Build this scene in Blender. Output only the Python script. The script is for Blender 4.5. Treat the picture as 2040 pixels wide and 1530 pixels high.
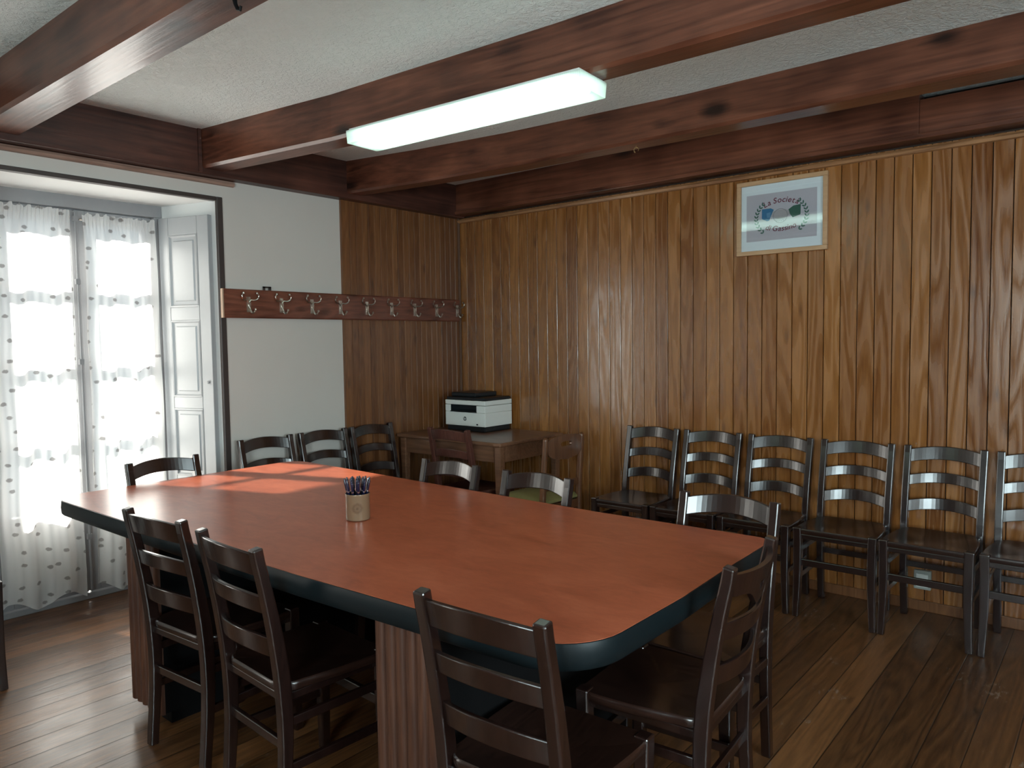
import bpy, bmesh, math, random
from mathutils import Vector, Matrix
PI = math.pi
random.seed(7)
SC = bpy.context.scene
COL = SC.collection
for _o in list(bpy.data.objects):
    bpy.data.objects.remove(_o, do_unlink=True)

# ------------------------------------------------------------------ camera, sky, sun, exposure
cd = bpy.data.cameras.new('camera')
cam = bpy.data.objects.new('camera', cd)
COL.objects.link(cam)
cd.sensor_width = 36.0
cd.lens = 1483.015 * 36 / 2040
cd.clip_start = 0.05
_r = Vector((0.76983698, 0.63809025, -0.01385107))
_d = Vector((0.02584304, -0.05284833, -0.99826810))
_f = Vector((-0.63771715, 0.76814575, -0.05717479))
_m = Matrix(((_r.x, -_d.x, -_f.x, 4.1439), (_r.y, -_d.y, -_f.y, -4.3414), (_r.z, -_d.z, -_f.z, 1.4473), (0, 0, 0, 1)))
cam.matrix_world = _m
SC.camera = cam

w = bpy.data.worlds.new('sky')
SC.world = w
w.use_nodes = True
_bg = w.node_tree.nodes['Background']
_bg.inputs['Color'].default_value = (0.80, 0.92, 1.0, 1)
_bg.inputs['Strength'].default_value = 0.25

sl = bpy.data.lights.new('sun', 'SUN')
sl.energy = 23.0
sl.angle = math.radians(1.6)
sl.color = (1.0, 0.95, 0.88)
sun = bpy.data.objects.new('sun', sl)
COL.objects.link(sun)
_sd = Vector((1.0, 0.33, -0.79))
sun.rotation_euler = _sd.to_track_quat('-Z', 'Y').to_euler()
sun.location = (-4, -4, 5)

# fill lamps added for brightness, outside two added windows (right and front wall)
def fill_lamp(name, loc, rot, sx, sy, watts):
    l = bpy.data.lights.new(name, 'AREA'); l.shape = 'RECTANGLE'; l.size = sx; l.size_y = sy; l.energy = watts; l.color = (0.80, 0.96, 1.0)
    o = bpy.data.objects.new(name, l); COL.objects.link(o); o.location = loc; o.rotation_euler = rot
    return o
fill_lamp('fill_lamp_right', (6.46, -3.60, 1.55), (0, PI / 2, 0), 1.30, 1.60, 44.0)
fill_lamp('fill_lamp_front', (4.70, -6.86, 1.55), (PI / 2, 0, 0), 1.80, 1.30, 58.0)

vs = SC.view_settings
vs.view_transform = 'Standard'
vs.look = 'None'
vs.gamma = 1.0
vs.use_curve_mapping = False
vs.exposure = 1.78
SC.cycles.use_denoising = True
SC.cycles.max_bounces = 10
SC.cycles.diffuse_bounces = 6
SC.cycles.glossy_bounces = 4
SC.cycles.transmission_bounces = 6
SC.cycles.transparent_max_bounces = 12
SC.cycles.sample_clamp_indirect = 6.0
SC.cycles.caustics_reflective = False
SC.cycles.caustics_refractive = False

# ------------------------------------------------------------------ materials
def mat(name):
    m = bpy.data.materials.new(name)
    m.use_nodes = True
    nt = m.node_tree
    nt.nodes.clear()
    out = nt.nodes.new('ShaderNodeOutputMaterial')
    return m, nt, out

class NT:
    def __init__(s, nt): s.nt = nt
    def n(s, t, **kw):
        x = s.nt.nodes.new(t)
        for k, v in kw.items():
            setattr(x, k, v)
        return x
    def l(s, a, b): s.nt.links.new(a, b)
    def val(s, sock, v):
        if hasattr(v, 'is_linked') or hasattr(v, 'links'): s.l(v, sock)
        else: sock.default_value = v
    def math(s, op, a, b=None, c=None, clamp=False):
        x = s.n('ShaderNodeMath', operation=op, use_clamp=clamp)
        s.val(x.inputs[0], a)
        if b is not None: s.val(x.inputs[1], b)
        if c is not None: s.val(x.inputs[2], c)
        return x.outputs[0]
    def mix(s, f, a, b, mode='MIX'):
        x = s.n('ShaderNodeMix', data_type='RGBA', blend_type=mode)
        s.val(x.inputs[0], f); s.val(x.inputs[6], a); s.val(x.inputs[7], b)
        return x.outputs[2]
    def noise(s, vec, scale, detail=3, rough=0.5, dist=0.0):
        x = s.n('ShaderNodeTexNoise')
        s.l(vec, x.inputs['Vector'])
        x.inputs['Scale'].default_value = scale
        x.inputs['Detail'].default_value = detail
        x.inputs['Roughness'].default_value = rough
        x.inputs['Distortion'].default_value = dist
        return x.outputs[0]
    def ramp(s, f, stops):
        x = s.n('ShaderNodeValToRGB')
        s.val(x.inputs[0], f)
        cr = x.color_ramp
        while len(cr.elements) < len(stops): cr.elements.new(0.5)
        for e, (p, c) in zip(cr.elements, stops):
            e.position = p
            e.color = (c[0], c[1], c[2], 1) if not isinstance(c, (int, float)) else (c, c, c, 1)
        return x.outputs[0]
    def xyz(s, vec):
        x = s.n('ShaderNodeSeparateXYZ'); s.l(vec, x.inputs[0])
        return x.outputs
    def comb(s, a, b, c):
        x = s.n('ShaderNodeCombineXYZ')
        for i, v in enumerate((a, b, c)): s.val(x.inputs[i], v)
        return x.outputs[0]
    def bump(s, h, strength=0.3, dist=0.01):
        x = s.n('ShaderNodeBump')
        x.inputs['Strength'].default_value = strength
        x.inputs['Distance'].default_value = dist
        s.l(h, x.inputs['Height'])
        return x.outputs[0]
    def bsdf(s, col, rough, normal=None, coat=0.0, coat_rough=0.1, metal=0.0, spec=0.5):
        x = s.n('ShaderNodeBsdfPrincipled')
        if isinstance(col, tuple): x.inputs['Base Color'].default_value = (*col[:3], 1)
        else: s.l(col, x.inputs['Base Color'])
        s.val(x.inputs['Roughness'], rough)
        x.inputs['Metallic'].default_value = metal
        x.inputs['Specular IOR Level'].default_value = spec
        x.inputs['Coat Weight'].default_value = coat
        x.inputs['Coat Roughness'].default_value = coat_rough
        if normal is not None: s.l(normal, x.inputs['Normal'])
        return x.outputs[0]
    def obj(s): return s.n('ShaderNodeTexCoord').outputs['Object']

def plain(name, col, rough=0.5, metal=0.0, coat=0.0, spec=0.5, var=0.06, scale=30):
    m, nt, out = mat(name); q = NT(nt)
    v = q.noise(q.obj(), scale, 3)
    c = q.mix(q.math('MULTIPLY', v, var * 4, clamp=True), tuple(list(col) + [1]), tuple([x * 0.6 for x in col] + [1]))
    q.l(q.bsdf(c, rough, metal=metal, coat=coat, spec=spec), out.inputs[0])
    return m

def wood(name, dark, light, axis, rough=0.35, freq=9.0, stretch=0.06, contrast=1.0, coat=0.0, knots=0.0, bump=0.15, rnd=True, blotch=0.4, spec=0.5, kscale=1.0):
    """grain runs along AXIS (0,1,2)"""
    m, nt, out = mat(name); q = NT(nt)
    o = q.obj()
    x = q.xyz(o)
    s = [1.0, 1.0, 1.0]; s[axis] = stretch
    v = q.comb(*[q.math('MULTIPLY', x[i], s[i]) for i in range(3)])
    if rnd:
        oi = q.n('ShaderNodeObjectInfo')
        off = q.math('MULTIPLY', oi.outputs['Random'], 37.0)
        va = q.n('ShaderNodeVectorMath', operation='ADD'); q.l(v, va.inputs[0]); q.l(q.comb(off, off, off), va.inputs[1]); v = va.outputs[0]
    base = q.noise(v, freq, 3, 0.55, 0.3)
    rings = q.math('FRACT', q.math('MULTIPLY', base, 9.0))
    rings = q.math('ABSOLUTE', q.math('SUBTRACT', rings, 0.5))
    fine = q.noise(v, freq * 14, 3, 0.6)
    g = q.math('ADD', q.math('MULTIPLY', rings, 0.9 * contrast), q.math('MULTIPLY', fine, 0.55))
    bl = q.noise(o, 3.5, 2)
    g = q.math('ADD', g, q.math('MULTIPLY', q.math('SUBTRACT', bl, 0.5), blotch * 2))
    c = q.ramp(g, [(0.1, dark), (0.85, light)])
    if knots > 0:
        vo = q.n('ShaderNodeTexVoronoi', feature='F1')
        sc2 = [4.2 * kscale] * 3; sc2[axis] = 2.0 * kscale
        kv = q.comb(*[q.math('MULTIPLY', x[i], sc2[i]) for i in range(3)])
        q.l(kv, vo.inputs['Vector']); vo.inputs['Scale'].default_value = 1.0
        dd = q.math('ADD', vo.outputs['Distance'], q.math('MULTIPLY', q.math('SUBTRACT', fine, 0.5), 0.12))
        k = q.ramp(dd, [(0.07, 1.0), (0.20, 0.0)])
        c = q.mix(q.math('MULTIPLY', k, knots), c, tuple([a * 0.22 for a in dark] + [1]))
    nm = q.bump(g, bump, 0.004)
    q.l(q.bsdf(c, rough, nm, coat=coat, coat_rough=0.15, spec=spec), out.inputs[0])
    return m

def planks(name, dark, light, run, across, width, rough, rough2, coat, scuffs=0.0, bump=0.25, off=0.0, gap=False, freq=7.0, tone=0.5, ringrough=0.0, spec=0.5):
    """boards laid side by side along ACROSS, grain along RUN; a tone per board"""
    m, nt, out = mat(name); q = NT(nt)
    o = q.obj(); x = q.xyz(o)
    idx = q.math('FLOOR', q.math('DIVIDE', q.math('SUBTRACT', x[across], off), width))
    wn = q.n('ShaderNodeTexWhiteNoise', noise_dimensions='1D'); q.l(idx, wn.inputs['W'])
    r = wn.outputs['Value']
    s = [1.0] * 3; s[run] = 0.085
    comp = [q.math('MULTIPLY', x[i], s[i]) for i in range(3)]
    comp[run] = q.math('ADD', comp[run], q.math('MULTIPLY', r, 53.0))
    v = q.comb(*comp)
    base = q.noise(v, freq, 2, 0.5, 0.25)
    rings = q.math('ABSOLUTE', q.math('SUBTRACT', q.math('FRACT', q.math('MULTIPLY', base, 11.0)), 0.5))
    fine = q.noise(v, freq * 16, 3, 0.6)
    g = q.math('ADD', q.math('MULTIPLY', rings, 0.55), q.math('MULTIPLY', fine, 0.6))
    bl = q.noise(v, 2.2, 3)
    g2 = q.math('ADD', g, q.math('ADD', q.math('MULTIPLY', q.math('SUBTRACT', r, 0.5), tone), q.math('MULTIPLY', q.math('SUBTRACT', bl, 0.5), 0.9)))
    c = q.ramp(g2, [(0.0, dark), (0.55, tuple((a + b) / 2 for a, b in zip(dark, light))), (1.0, light)])
    # small knots
    vo = q.n('ShaderNodeTexVoronoi', feature='F1')
    sk = [9.0] * 3; sk[run] = 3.0
    q.l(q.comb(*[q.math('MULTIPLY', x[i], sk[i]) for i in range(3)]), vo.inputs['Vector']); vo.inputs['Scale'].default_value = 1.0
    k = q.ramp(q.math('ADD', vo.outputs['Distance'], q.math('MULTIPLY', fine, 0.15)), [(0.10, 1.0), (0.24, 0.0)])
    c = q.mix(q.math('MULTIPLY', k, 0.6), c, tuple([a * 0.4 for a in dark] + [1]))
    ro = q.math('ADD', rough, q.math('MULTIPLY', q.math('SUBTRACT', q.noise(o, 6, 2), 0.5), rough2 * 2))
    if ringrough: ro = q.math('ADD', ro, q.math('MULTIPLY', rings, ringrough))
    h = g
    if gap:
        fr = q.math('FRACT', q.math('DIVIDE', q.math('SUBTRACT', x[across], off), width))
        e = q.math('MINIMUM', fr, q.math('SUBTRACT', 1.0, fr))
        gl = q.ramp(e, [(0.008, 1.0), (0.022, 0.0)])
        c = q.mix(q.math('MULTIPLY', gl, 0.8), c, (0.010, 0.006, 0.004, 1))
        h = q.math('SUBTRACT', g, q.math('MULTIPLY', gl, 3.0))
    if scuffs > 0:
        sp = [1.0] * 3; sp[run] = 0.35
        v3 = q.comb(*[q.math('MULTIPLY', x[i], sp[i]) for i in range(3)])
        sn = q.math('MULTIPLY', q.noise(v3, 55, 4, 0.7), q.noise(o, 3.0, 3))
        sf = q.ramp(sn, [(0.37, 0.0), (0.46, 1.0)])
        c = q.mix(q.math('MULTIPLY', sf, scuffs), c, (0.42, 0.36, 0.30, 1))
        ro = q.math('ADD', ro, q.math('MULTIPLY', sf, 0.25))
    nm = q.bump(h, bump, 0.003)
    q.l(q.bsdf(c, ro, nm, coat=coat, coat_rough=0.18, spec=spec), out.inputs[0])
    return m

M = {}
M['floor'] = planks('floor_boards', (0.034, 0.013, 0.005), (0.27, 0.115, 0.042), 1, 0, 0.128, 0.36, 0.14, 0.10, scuffs=0.55, gap=True, off=0.03, bump=0.35)
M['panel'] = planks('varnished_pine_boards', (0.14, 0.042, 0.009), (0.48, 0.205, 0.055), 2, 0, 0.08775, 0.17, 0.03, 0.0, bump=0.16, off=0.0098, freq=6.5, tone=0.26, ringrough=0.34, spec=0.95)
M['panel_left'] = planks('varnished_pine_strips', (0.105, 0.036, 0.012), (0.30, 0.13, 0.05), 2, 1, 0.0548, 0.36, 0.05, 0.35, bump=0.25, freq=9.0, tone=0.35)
M['groove'] = plain('groove_wood', (0.020, 0.008, 0.003), 0.8)
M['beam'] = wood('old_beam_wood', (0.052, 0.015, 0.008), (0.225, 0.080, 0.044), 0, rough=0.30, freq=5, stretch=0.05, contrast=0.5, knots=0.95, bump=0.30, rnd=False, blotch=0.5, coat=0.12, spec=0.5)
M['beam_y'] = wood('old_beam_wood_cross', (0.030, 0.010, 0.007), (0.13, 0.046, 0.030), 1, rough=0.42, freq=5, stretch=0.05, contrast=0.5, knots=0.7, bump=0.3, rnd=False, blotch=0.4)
M['trim'] = wood('light_wood_trim', (0.16, 0.07, 0.03), (0.40, 0.20, 0.09), 0, rough=0.35, stretch=0.05, coat=0.3)
M['trim_y'] = wood('pinkish_wood_trim', (0.20, 0.11, 0.08), (0.42, 0.27, 0.21), 1, rough=0.4, stretch=0.05)
M['bead'] = plain('brown_corner_bead', (0.13, 0.070, 0.045), 0.75, spec=0.2)
M['casing'] = plain('dark_brown_paint', (0.055, 0.040, 0.036), 0.45)
M['chair'] = wood('walnut_stained_beech', (0.007, 0.0028, 0.0023), (0.027, 0.0105, 0.0078), 2, rough=0.24, freq=14, stretch=0.08, contrast=0.4, bump=0.03, blotch=0.2, coat=0.3, spec=1.0)
M['chair_seat'] = wood('walnut_stained_seat', (0.011, 0.0048, 0.0035), (0.040, 0.0165, 0.0112), 1, rough=0.26, freq=12, stretch=0.08, contrast=0.5, bump=0.04, blotch=0.2, coat=0.3)
M['chair_lit'] = wood('stained_beech_painted_lit', (0.050, 0.016, 0.011), (0.17, 0.062, 0.045), 2, rough=0.36, freq=14, stretch=0.08, contrast=0.4, bump=0.05, blotch=0.2, coat=0.2)  # chair wood again, made lighter and redder to stand for the lighting
M['flute'] = wood('fluted_mahogany', (0.055, 0.019, 0.010), (0.15, 0.058, 0.030), 2, rough=0.5, freq=12, stretch=0.05, contrast=0.5)
M['rack'] = wood('red_brown_rack_board', (0.075, 0.022, 0.013), (0.25, 0.085, 0.050), 1, rough=0.36, freq=7, stretch=0.12, contrast=0.6, knots=0.5, kscale=1.6, coat=0.2)
M['rack_end'] = plain('pale_cut_end', (0.45, 0.30, 0.20), 0.5)
M['desk'] = wood('brown_desk_wood', (0.10, 0.040, 0.020), (0.30, 0.145, 0.080), 0, rough=0.36, freq=8, stretch=0.06, contrast=0.5, coat=0.2)
M['ecwood'] = wood('turned_brown_wood', (0.075, 0.028, 0.012), (0.24, 0.10, 0.045), 2, rough=0.34, freq=9, stretch=0.06, contrast=0.5, coat=0.3)
M['cushion'] = plain('olive_cushion', (0.26, 0.23, 0.085), 0.85, var=0.15, scale=60)
M['teal'] = plain('blackish_teal_edge', (0.0045, 0.009, 0.011), 0.42, spec=0.22)
M['black'] = plain('black_board', (0.003, 0.003, 0.0035), 0.6, spec=0.2)
M['framewood'] = wood('pale_beech_frame', (0.42, 0.24, 0.12), (0.62, 0.40, 0.23), 0, rough=0.4, freq=8, stretch=0.08, contrast=0.3)
M['whitepaint'] = plain('grey_white_paint', (0.38, 0.39, 0.40), 0.32, var=0.03)
M['winframe'] = plain('grey_painted_frame', (0.30, 0.30, 0.31), 0.4)
M['printer'] = plain('printer_white', (0.86, 0.88, 0.84), 0.4, var=0.01)
M['printer_dark'] = plain('printer_black', (0.010, 0.013, 0.016), 0.35)
M['metal'] = plain('dull_nickel', (0.55, 0.50, 0.44), 0.28, metal=1.0, var=0.02)
M['brass'] = plain('old_brass', (0.45, 0.32, 0.16), 0.35, metal=1.0)
M['pen'] = plain('navy_pen', (0.008, 0.010, 0.035), 0.18, coat=0.5)
M['pen_clip'] = plain('pen_silver', (0.60, 0.62, 0.66), 0.22, metal=1.0)
M['cable'] = plain('grey_cable', (0.32, 0.30, 0.27), 0.5)
M['socket'] = plain('socket_grey', (0.40, 0.42, 0.38), 0.5)
M['mat_board'] = plain('white_mat', (0.80, 0.86, 0.90), 0.7, var=0.01)
M['paper'] = plain('lilac_print', (0.52, 0.49, 0.54), 0.7, var=0.01)
M['maroon'] = plain('maroon_ink', (0.16, 0.022, 0.045), 0.6)
M['green'] = plain('green_ink', (0.035, 0.12, 0.085), 0.6)
M['blue'] = plain('blue_ink', (0.035, 0.17, 0.33), 0.6)
M['blue2'] = plain('light_blue_ink', (0.11, 0.28, 0.45), 0.6)
M['greyink'] = plain('grey_ink', (0.22, 0.21, 0.22), 0.6)
M['hand'] = plain('pale_ink', (0.42, 0.39, 0.40), 0.6)
M['lampbase'] = plain('lamp_tray_white', (0.70, 0.72, 0.70), 0.4)

def mk_wall():
    m, nt, out = mat('plaster_wall'); q = NT(nt)
    o = q.obj()
    c = q.mix(q.noise(o, 1.6, 3), (0.58, 0.54, 0.495, 1), (0.66, 0.62, 0.575, 1))
    nm = q.bump(q.noise(o, 60, 3), 0.06, 0.004)
    q.l(q.bsdf(c, 0.8, nm), out.inputs[0]); return m
M['wall'] = mk_wall()
def mk_reveal():
    m, nt, out = mat('white_reveal_plaster'); q = NT(nt)
    o = q.obj()
    c = q.mix(q.noise(o, 2.0, 3), (0.66, 0.67, 0.66, 1), (0.74, 0.75, 0.74, 1))
    q.l(q.bsdf(c, 0.75), out.inputs[0]); return m
M['reveal'] = mk_reveal()
def mk_ceiling():
    m, nt, out = mat('stippled_ceiling'); q = NT(nt)
    o = q.obj()
    n1 = q.noise(o, 38, 4, 0.65, 0.8)
    n2 = q.noise(o, 110, 2)
    h = q.math('ADD', q.ramp(n1, [(0.42, 0.0), (0.62, 1.0)]), q.math('MULTIPLY', n2, 0.4))
    c = q.mix(q.noise(o, 1.3, 3), (0.84, 0.91, 0.89, 1), (0.90, 0.96, 0.94, 1))
    q.l(q.bsdf(c, 0.85, q.bump(h, 0.65, 0.008)), out.inputs[0]); return m
M['ceiling'] = mk_ceiling()
def mk_table():
    m, nt, out = mat('red_marbled_laminate'); q = NT(nt)
    o = q.obj(); x = q.xyz(o)
    v = q.comb(q.math('MULTIPLY', x[0], 0.45), x[1], x[2])
    n1 = q.noise(v, 9, 5, 0.65, 0.8)
    n2 = q.noise(v, 45, 4, 0.7, 0.4)
    g = q.math('ADD', q.math('MULTIPLY', n1, 0.65), q.math('MULTIPLY', n2, 0.35))
    c = q.ramp(g, [(0.28, (0.29, 0.066, 0.032)), (0.5, (0.42, 0.102, 0.050)), (0.72, (0.52, 0.145, 0.074))])
    q.l(q.bsdf(c, 0.275, None, spec=0.42), out.inputs[0]); return m
M['table'] = mk_table()
def mk_glass():
    m, nt, out = mat('window_glass'); q = NT(nt)
    t = q.n('ShaderNodeBsdfTransparent'); t.inputs[0].default_value = (0.95, 0.97, 0.97, 1)
    g = q.n('ShaderNodeBsdfGlossy'); g.inputs['Roughness'].default_value = 0.02
    fr = q.n('ShaderNodeLayerWeight'); fr.inputs[0].default_value = 0.5
    mx = q.n('ShaderNodeMixShader')
    q.l(q.math('ADD', 0.04, q.math('MULTIPLY', q.math('POWER', fr.outputs[1], 5.0), 0.9)), mx.inputs[0]); q.l(t.outputs[0], mx.inputs[1]); q.l(g.outputs[0], mx.inputs[2])
    q.l(mx.outputs[0], out.inputs[0]); return m
M['glass'] = mk_glass()
def mk_curtain(name, clear):
    m, nt, out = mat(name); q = NT(nt)
    o = q.obj(); x = q.xyz(o)
    vo = q.n('ShaderNodeTexVoronoi', feature='F1', voronoi_dimensions='2D')
    vo.inputs['Scale'].default_value = 1.0; vo.inputs['Randomness'].default_value = 0.75
    q.l(q.comb(q.math('MULTIPLY', x[1], 9.5), q.math('MULTIPLY', x[2], 12.5), 0.0), vo.inputs['Vector'])
    d = q.math('ADD', vo.outputs['Distance'], q.math('MULTIPLY', q.math('SUBTRACT', q.noise(o, 60, 2), 0.5), 0.16))
    spot = q.ramp(d, [(0.10, 1.0), (0.15, 0.0)])
    spot = q.math('MULTIPLY', spot, 0.75)
    weave = q.noise(o, 400, 1)
    c = q.mix(spot, (0.93, 0.92, 0.91, 1), (0.24, 0.21, 0.20, 1))
    df = q.n('ShaderNodeBsdfDiffuse'); q.l(c, df.inputs[0])
    tl = q.n('ShaderNodeBsdfTranslucent'); q.l(c, tl.inputs[0])
    tr = q.n('ShaderNodeBsdfTransparent')
    m1 = q.n('ShaderNodeMixShader'); m1.inputs[0].default_value = 0.48
    q.l(df.outputs[0], m1.inputs[1]); q.l(tl.outputs[0], m1.inputs[2])
    m2 = q.n('ShaderNodeMixShader')
    q.l(q.math('MULTIPLY', q.math('SUBTRACT', 1.0, spot), clear), m2.inputs[0])
    q.l(m1.outputs[0], m2.inputs[1]); q.l(tr.outputs[0], m2.inputs[2])
    q.l(m2.outputs[0], out.inputs[0]); return m
M['curtain_l'] = mk_curtain('sheer_sprigged_cloth_dense', 0.12)
M['curtain_2'] = mk_curtain('white_sprigged_cloth_lined', 0.0)
M['curtain_r'] = mk_curtain('sheer_sprigged_cloth', 0.15)
def mk_diffuser():
    m, nt, out = mat('prismatic_acrylic'); q = NT(nt)
    o = q.obj(); x = q.xyz(o)
    p = q.math('MULTIPLY', q.math('SINE', q.math('MULTIPLY', x[0], 700.0)), q.math('SINE', q.math('MULTIPLY', x[1], 700.0)))
    tl = q.n('ShaderNodeBsdfTranslucent'); tl.inputs[0].default_value = (0.86, 0.97, 0.93, 1)
    df = q.n('ShaderNodeBsdfDiffuse'); df.inputs[0].default_value = (0.75, 0.85, 0.80, 1)
    tr = q.n('ShaderNodeBsdfTransparent'); tr.inputs[0].default_value = (0.80, 0.95, 0.90, 1)
    gl = q.n('ShaderNodeBsdfGlossy'); gl.inputs['Roughness'].default_value = 0.15
    m0 = q.n('ShaderNodeMixShader'); m0.inputs[0].default_value = 0.65
    q.l(df.outputs[0], m0.inputs[1]); q.l(tl.outputs[0], m0.inputs[2])
    m1 = q.n('ShaderNodeMixShader')
    q.l(q.math('ADD', 0.28, q.math('MULTIPLY', p, 0.06)), m1.inputs[0])
    q.l(m0.outputs[0], m1.inputs[1]); q.l(tr.outputs[0], m1.inputs[2])
    m2 = q.n('ShaderNodeMixShader'); m2.inputs[0].default_value = 0.06
    q.l(m1.outputs[0], m2.inputs[1]); q.l(gl.outputs[0], m2.inputs[2])
    q.l(m2.outputs[0], out.inputs[0]); return m
M['diffuser'] = mk_diffuser()
def mk_emit(name, col, s):
    m, nt, out = mat(name); q = NT(nt)
    e = q.n('ShaderNodeEmission'); e.inputs[0].default_value = (*col, 1); e.inputs[1].default_value = s
    q.l(e.outputs[0], out.inputs[0]); return m
M['tube'] = mk_emit('fluorescent_tube_glow', (0.80, 1.0, 0.90), 3.6)
def mk_picglass():
    m, nt, out = mat('picture_glass'); q = NT(nt)
    t = q.n('ShaderNodeBsdfTransparent'); t.inputs[0].default_value = (0.97, 0.98, 0.98, 1)
    g = q.n('ShaderNodeBsdfGlossy'); g.inputs['Roughness'].default_value = 0.01
    lw = q.n('ShaderNodeLayerWeight'); lw.inputs[0].default_value = 0.5
    mx = q.n('ShaderNodeMixShader')
    q.l(q.math('ADD', 0.05, q.math('MULTIPLY', q.math('POWER', lw.outputs[1], 5.0), 0.9)), mx.inputs[0]); q.l(t.outputs[0], mx.inputs[1]); q.l(g.outputs[0], mx.inputs[2])
    q.l(mx.outputs[0], out.inputs[0]); return m
M['picglass'] = mk_picglass()
def mk_cup():
    m, nt, out = mat('cream_stoneware'); q = NT(nt)
    o = q.obj(); x = q.xyz(o)
    # faded brown crest on the side that faces (+x,-y)
    side = q.math('ADD', q.math('MULTIPLY', x[0], 0.66), q.math('MULTIPLY', x[1], 0.75))
    front = q.math('GREATER_THAN', q.math('SUBTRACT', q.math('MULTIPLY', x[0], 0.66), q.math('MULTIPLY', x[1], 0.75)), 0.02)
    d = q.math('SQRT', q.math('ADD', q.math('POWER', q.math('MULTIPLY', side, 1.0), 2.0), q.math('POWER', q.math('SUBTRACT', x[2], 0.050), 2.0)))
    n = q.noise(o, 160, 3)
    d2 = q.math('ADD', d, q.math('MULTIPLY', q.math('SUBTRACT', n, 0.5), 0.008))
    ring = q.ramp(d2, [(0.0, 0.75), (0.008, 0.25), (0.016, 0.55), (0.022, 0.0)])
    c = q.mix(q.math('MULTIPLY', q.math('MULTIPLY', ring, front), 0.8), (0.22, 0.14, 0.085, 1), (0.055, 0.02, 0.011, 1))
    q.l(q.bsdf(c, 0.25, coat=0.4), out.inputs[0]); return m
M['cup'] = mk_cup()

# ------------------------------------------------------------------ mesh helpers
class MB:
    def __init__(s): s.v = []; s.f = []; s.mi = []
    def add(s, vs, fs, mi=0):
        b = len(s.v)
        s.v += [tuple(p) for p in vs]
        s.f += [[b + i for i in f] for f in fs]
        s.mi += [mi] * len(fs)
    def box(s, a, b, mi=0):
        x0, y0, z0 = a; x1, y1, z1 = b
        s.add([(x0, y0, z0), (x1, y0, z0), (x1, y1, z0), (x0, y1, z0), (x0, y0, z1), (x1, y0, z1), (x1, y1, z1), (x0, y1, z1)],
              [(3, 2, 1, 0), (4, 5, 6, 7), (0, 1, 5, 4), (1, 2, 6, 5), (2, 3, 7, 6), (3, 0, 4, 7)], mi)
    def loft(s, rings, closed_ends=True, mi=0):
        n = len(rings[0]); vs = [p for r in rings for p in r]; fs = []
        for i in range(len(rings) - 1):
            for j in range(n):
                k = (j + 1) % n
                fs.append((i * n + j, i * n + k, (i + 1) * n + k, (i + 1) * n + j))
        if closed_ends:
            fs.append(tuple(range(n))[::-1]); fs.append(tuple((len(rings) - 1) * n + j for j in range(n)))
        s.add(vs, fs, mi)
    def prism(s, poly, h0, h1, axis=2, mi=0):
        """poly of 2-D points, extruded along axis"""
        def p3(p, h):
            return (p[0], p[1], h) if axis == 2 else ((p[0], h, p[1]) if axis == 1 else (h, p[0], p[1]))
        s.loft([[p3(p, h0) for p in poly], [p3(p, h1) for p in poly]], mi=mi)
    def sweep(s, pts, sizes, side, mi=0):
        """rectangular section; SIDE is the direction of the first size"""
        side = Vector(side).normalized(); P = [Vector(p) for p in pts]; rings = []
        for i, p in enumerate(P):
            t = (P[min(i + 1, len(P) - 1)] - P[max(i - 1, 0)]).normalized()
            sd = (side - t * side.dot(t)).normalized(); nn = t.cross(sd)
            a, b = sizes[i] if isinstance(sizes, list) else sizes
            rings.append([p + sd * a / 2 + nn * b / 2, p - sd * a / 2 + nn * b / 2, p - sd * a / 2 - nn * b / 2, p + sd * a / 2 - nn * b / 2])
        s.loft(rings, mi=mi)
    def tube(s, pts, r, n=8, mi=0):
        P = [Vector(p) for p in pts]; rings = []
        ref = Vector((0.31, 0.17, 0.93))
        for i, p in enumerate(P):
            t = (P[min(i + 1, len(P) - 1)] - P[max(i - 1, 0)]).normalized()
            a = t.cross(ref).normalized(); b = t.cross(a)
            rr = r[i] if isinstance(r, list) else r
            rings.append([p + (a * math.cos(2 * PI * k / n) + b * math.sin(2 * PI * k / n)) * rr for k in range(n)])
        s.loft(rings, mi=mi)
    def lathe(s, prof, c=(0, 0, 0), n=32, mi=0):
        rings = [[(c[0] + r * math.cos(2 * PI * k / n), c[1] + r * math.sin(2 * PI * k / n), c[2] + z) for k in range(n)] for r, z in prof]
        s.loft(rings, mi=mi)
    def build(s, name, m, parent=None, bevel=0.0, smooth=False, loc=None, segs=2):
        me = bpy.data.meshes.new(name)
        me.from_pydata(s.v, [], s.f)
        ms = m if isinstance(m, (list, tuple)) else [m]
        for x in ms: me.materials.append(x)
        if len(ms) > 1: me.polygons.foreach_set('material_index', s.mi)
        bm = bmesh.new(); bm.from_mesh(me)
        bmesh.ops.recalc_face_normals(bm, faces=bm.faces)
        bm.to_mesh(me); bm.free()
        if smooth:
            me.polygons.foreach_set('use_smooth', [True] * len(me.polygons))
            me.set_sharp_from_angle(angle=math.radians(40))
        o = bpy.data.objects.new(name, me)
        COL.objects.link(o)
        if parent is not None: o.parent = parent
        if loc is not None: o.location = loc
        if bevel > 0:
            b = o.modifiers.new('bevel', 'BEVEL'); b.width = bevel; b.segments = segs; b.limit_method = 'ANGLE'; b.angle_limit = math.radians(35)
            b.harden_normals = False
        return o

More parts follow.
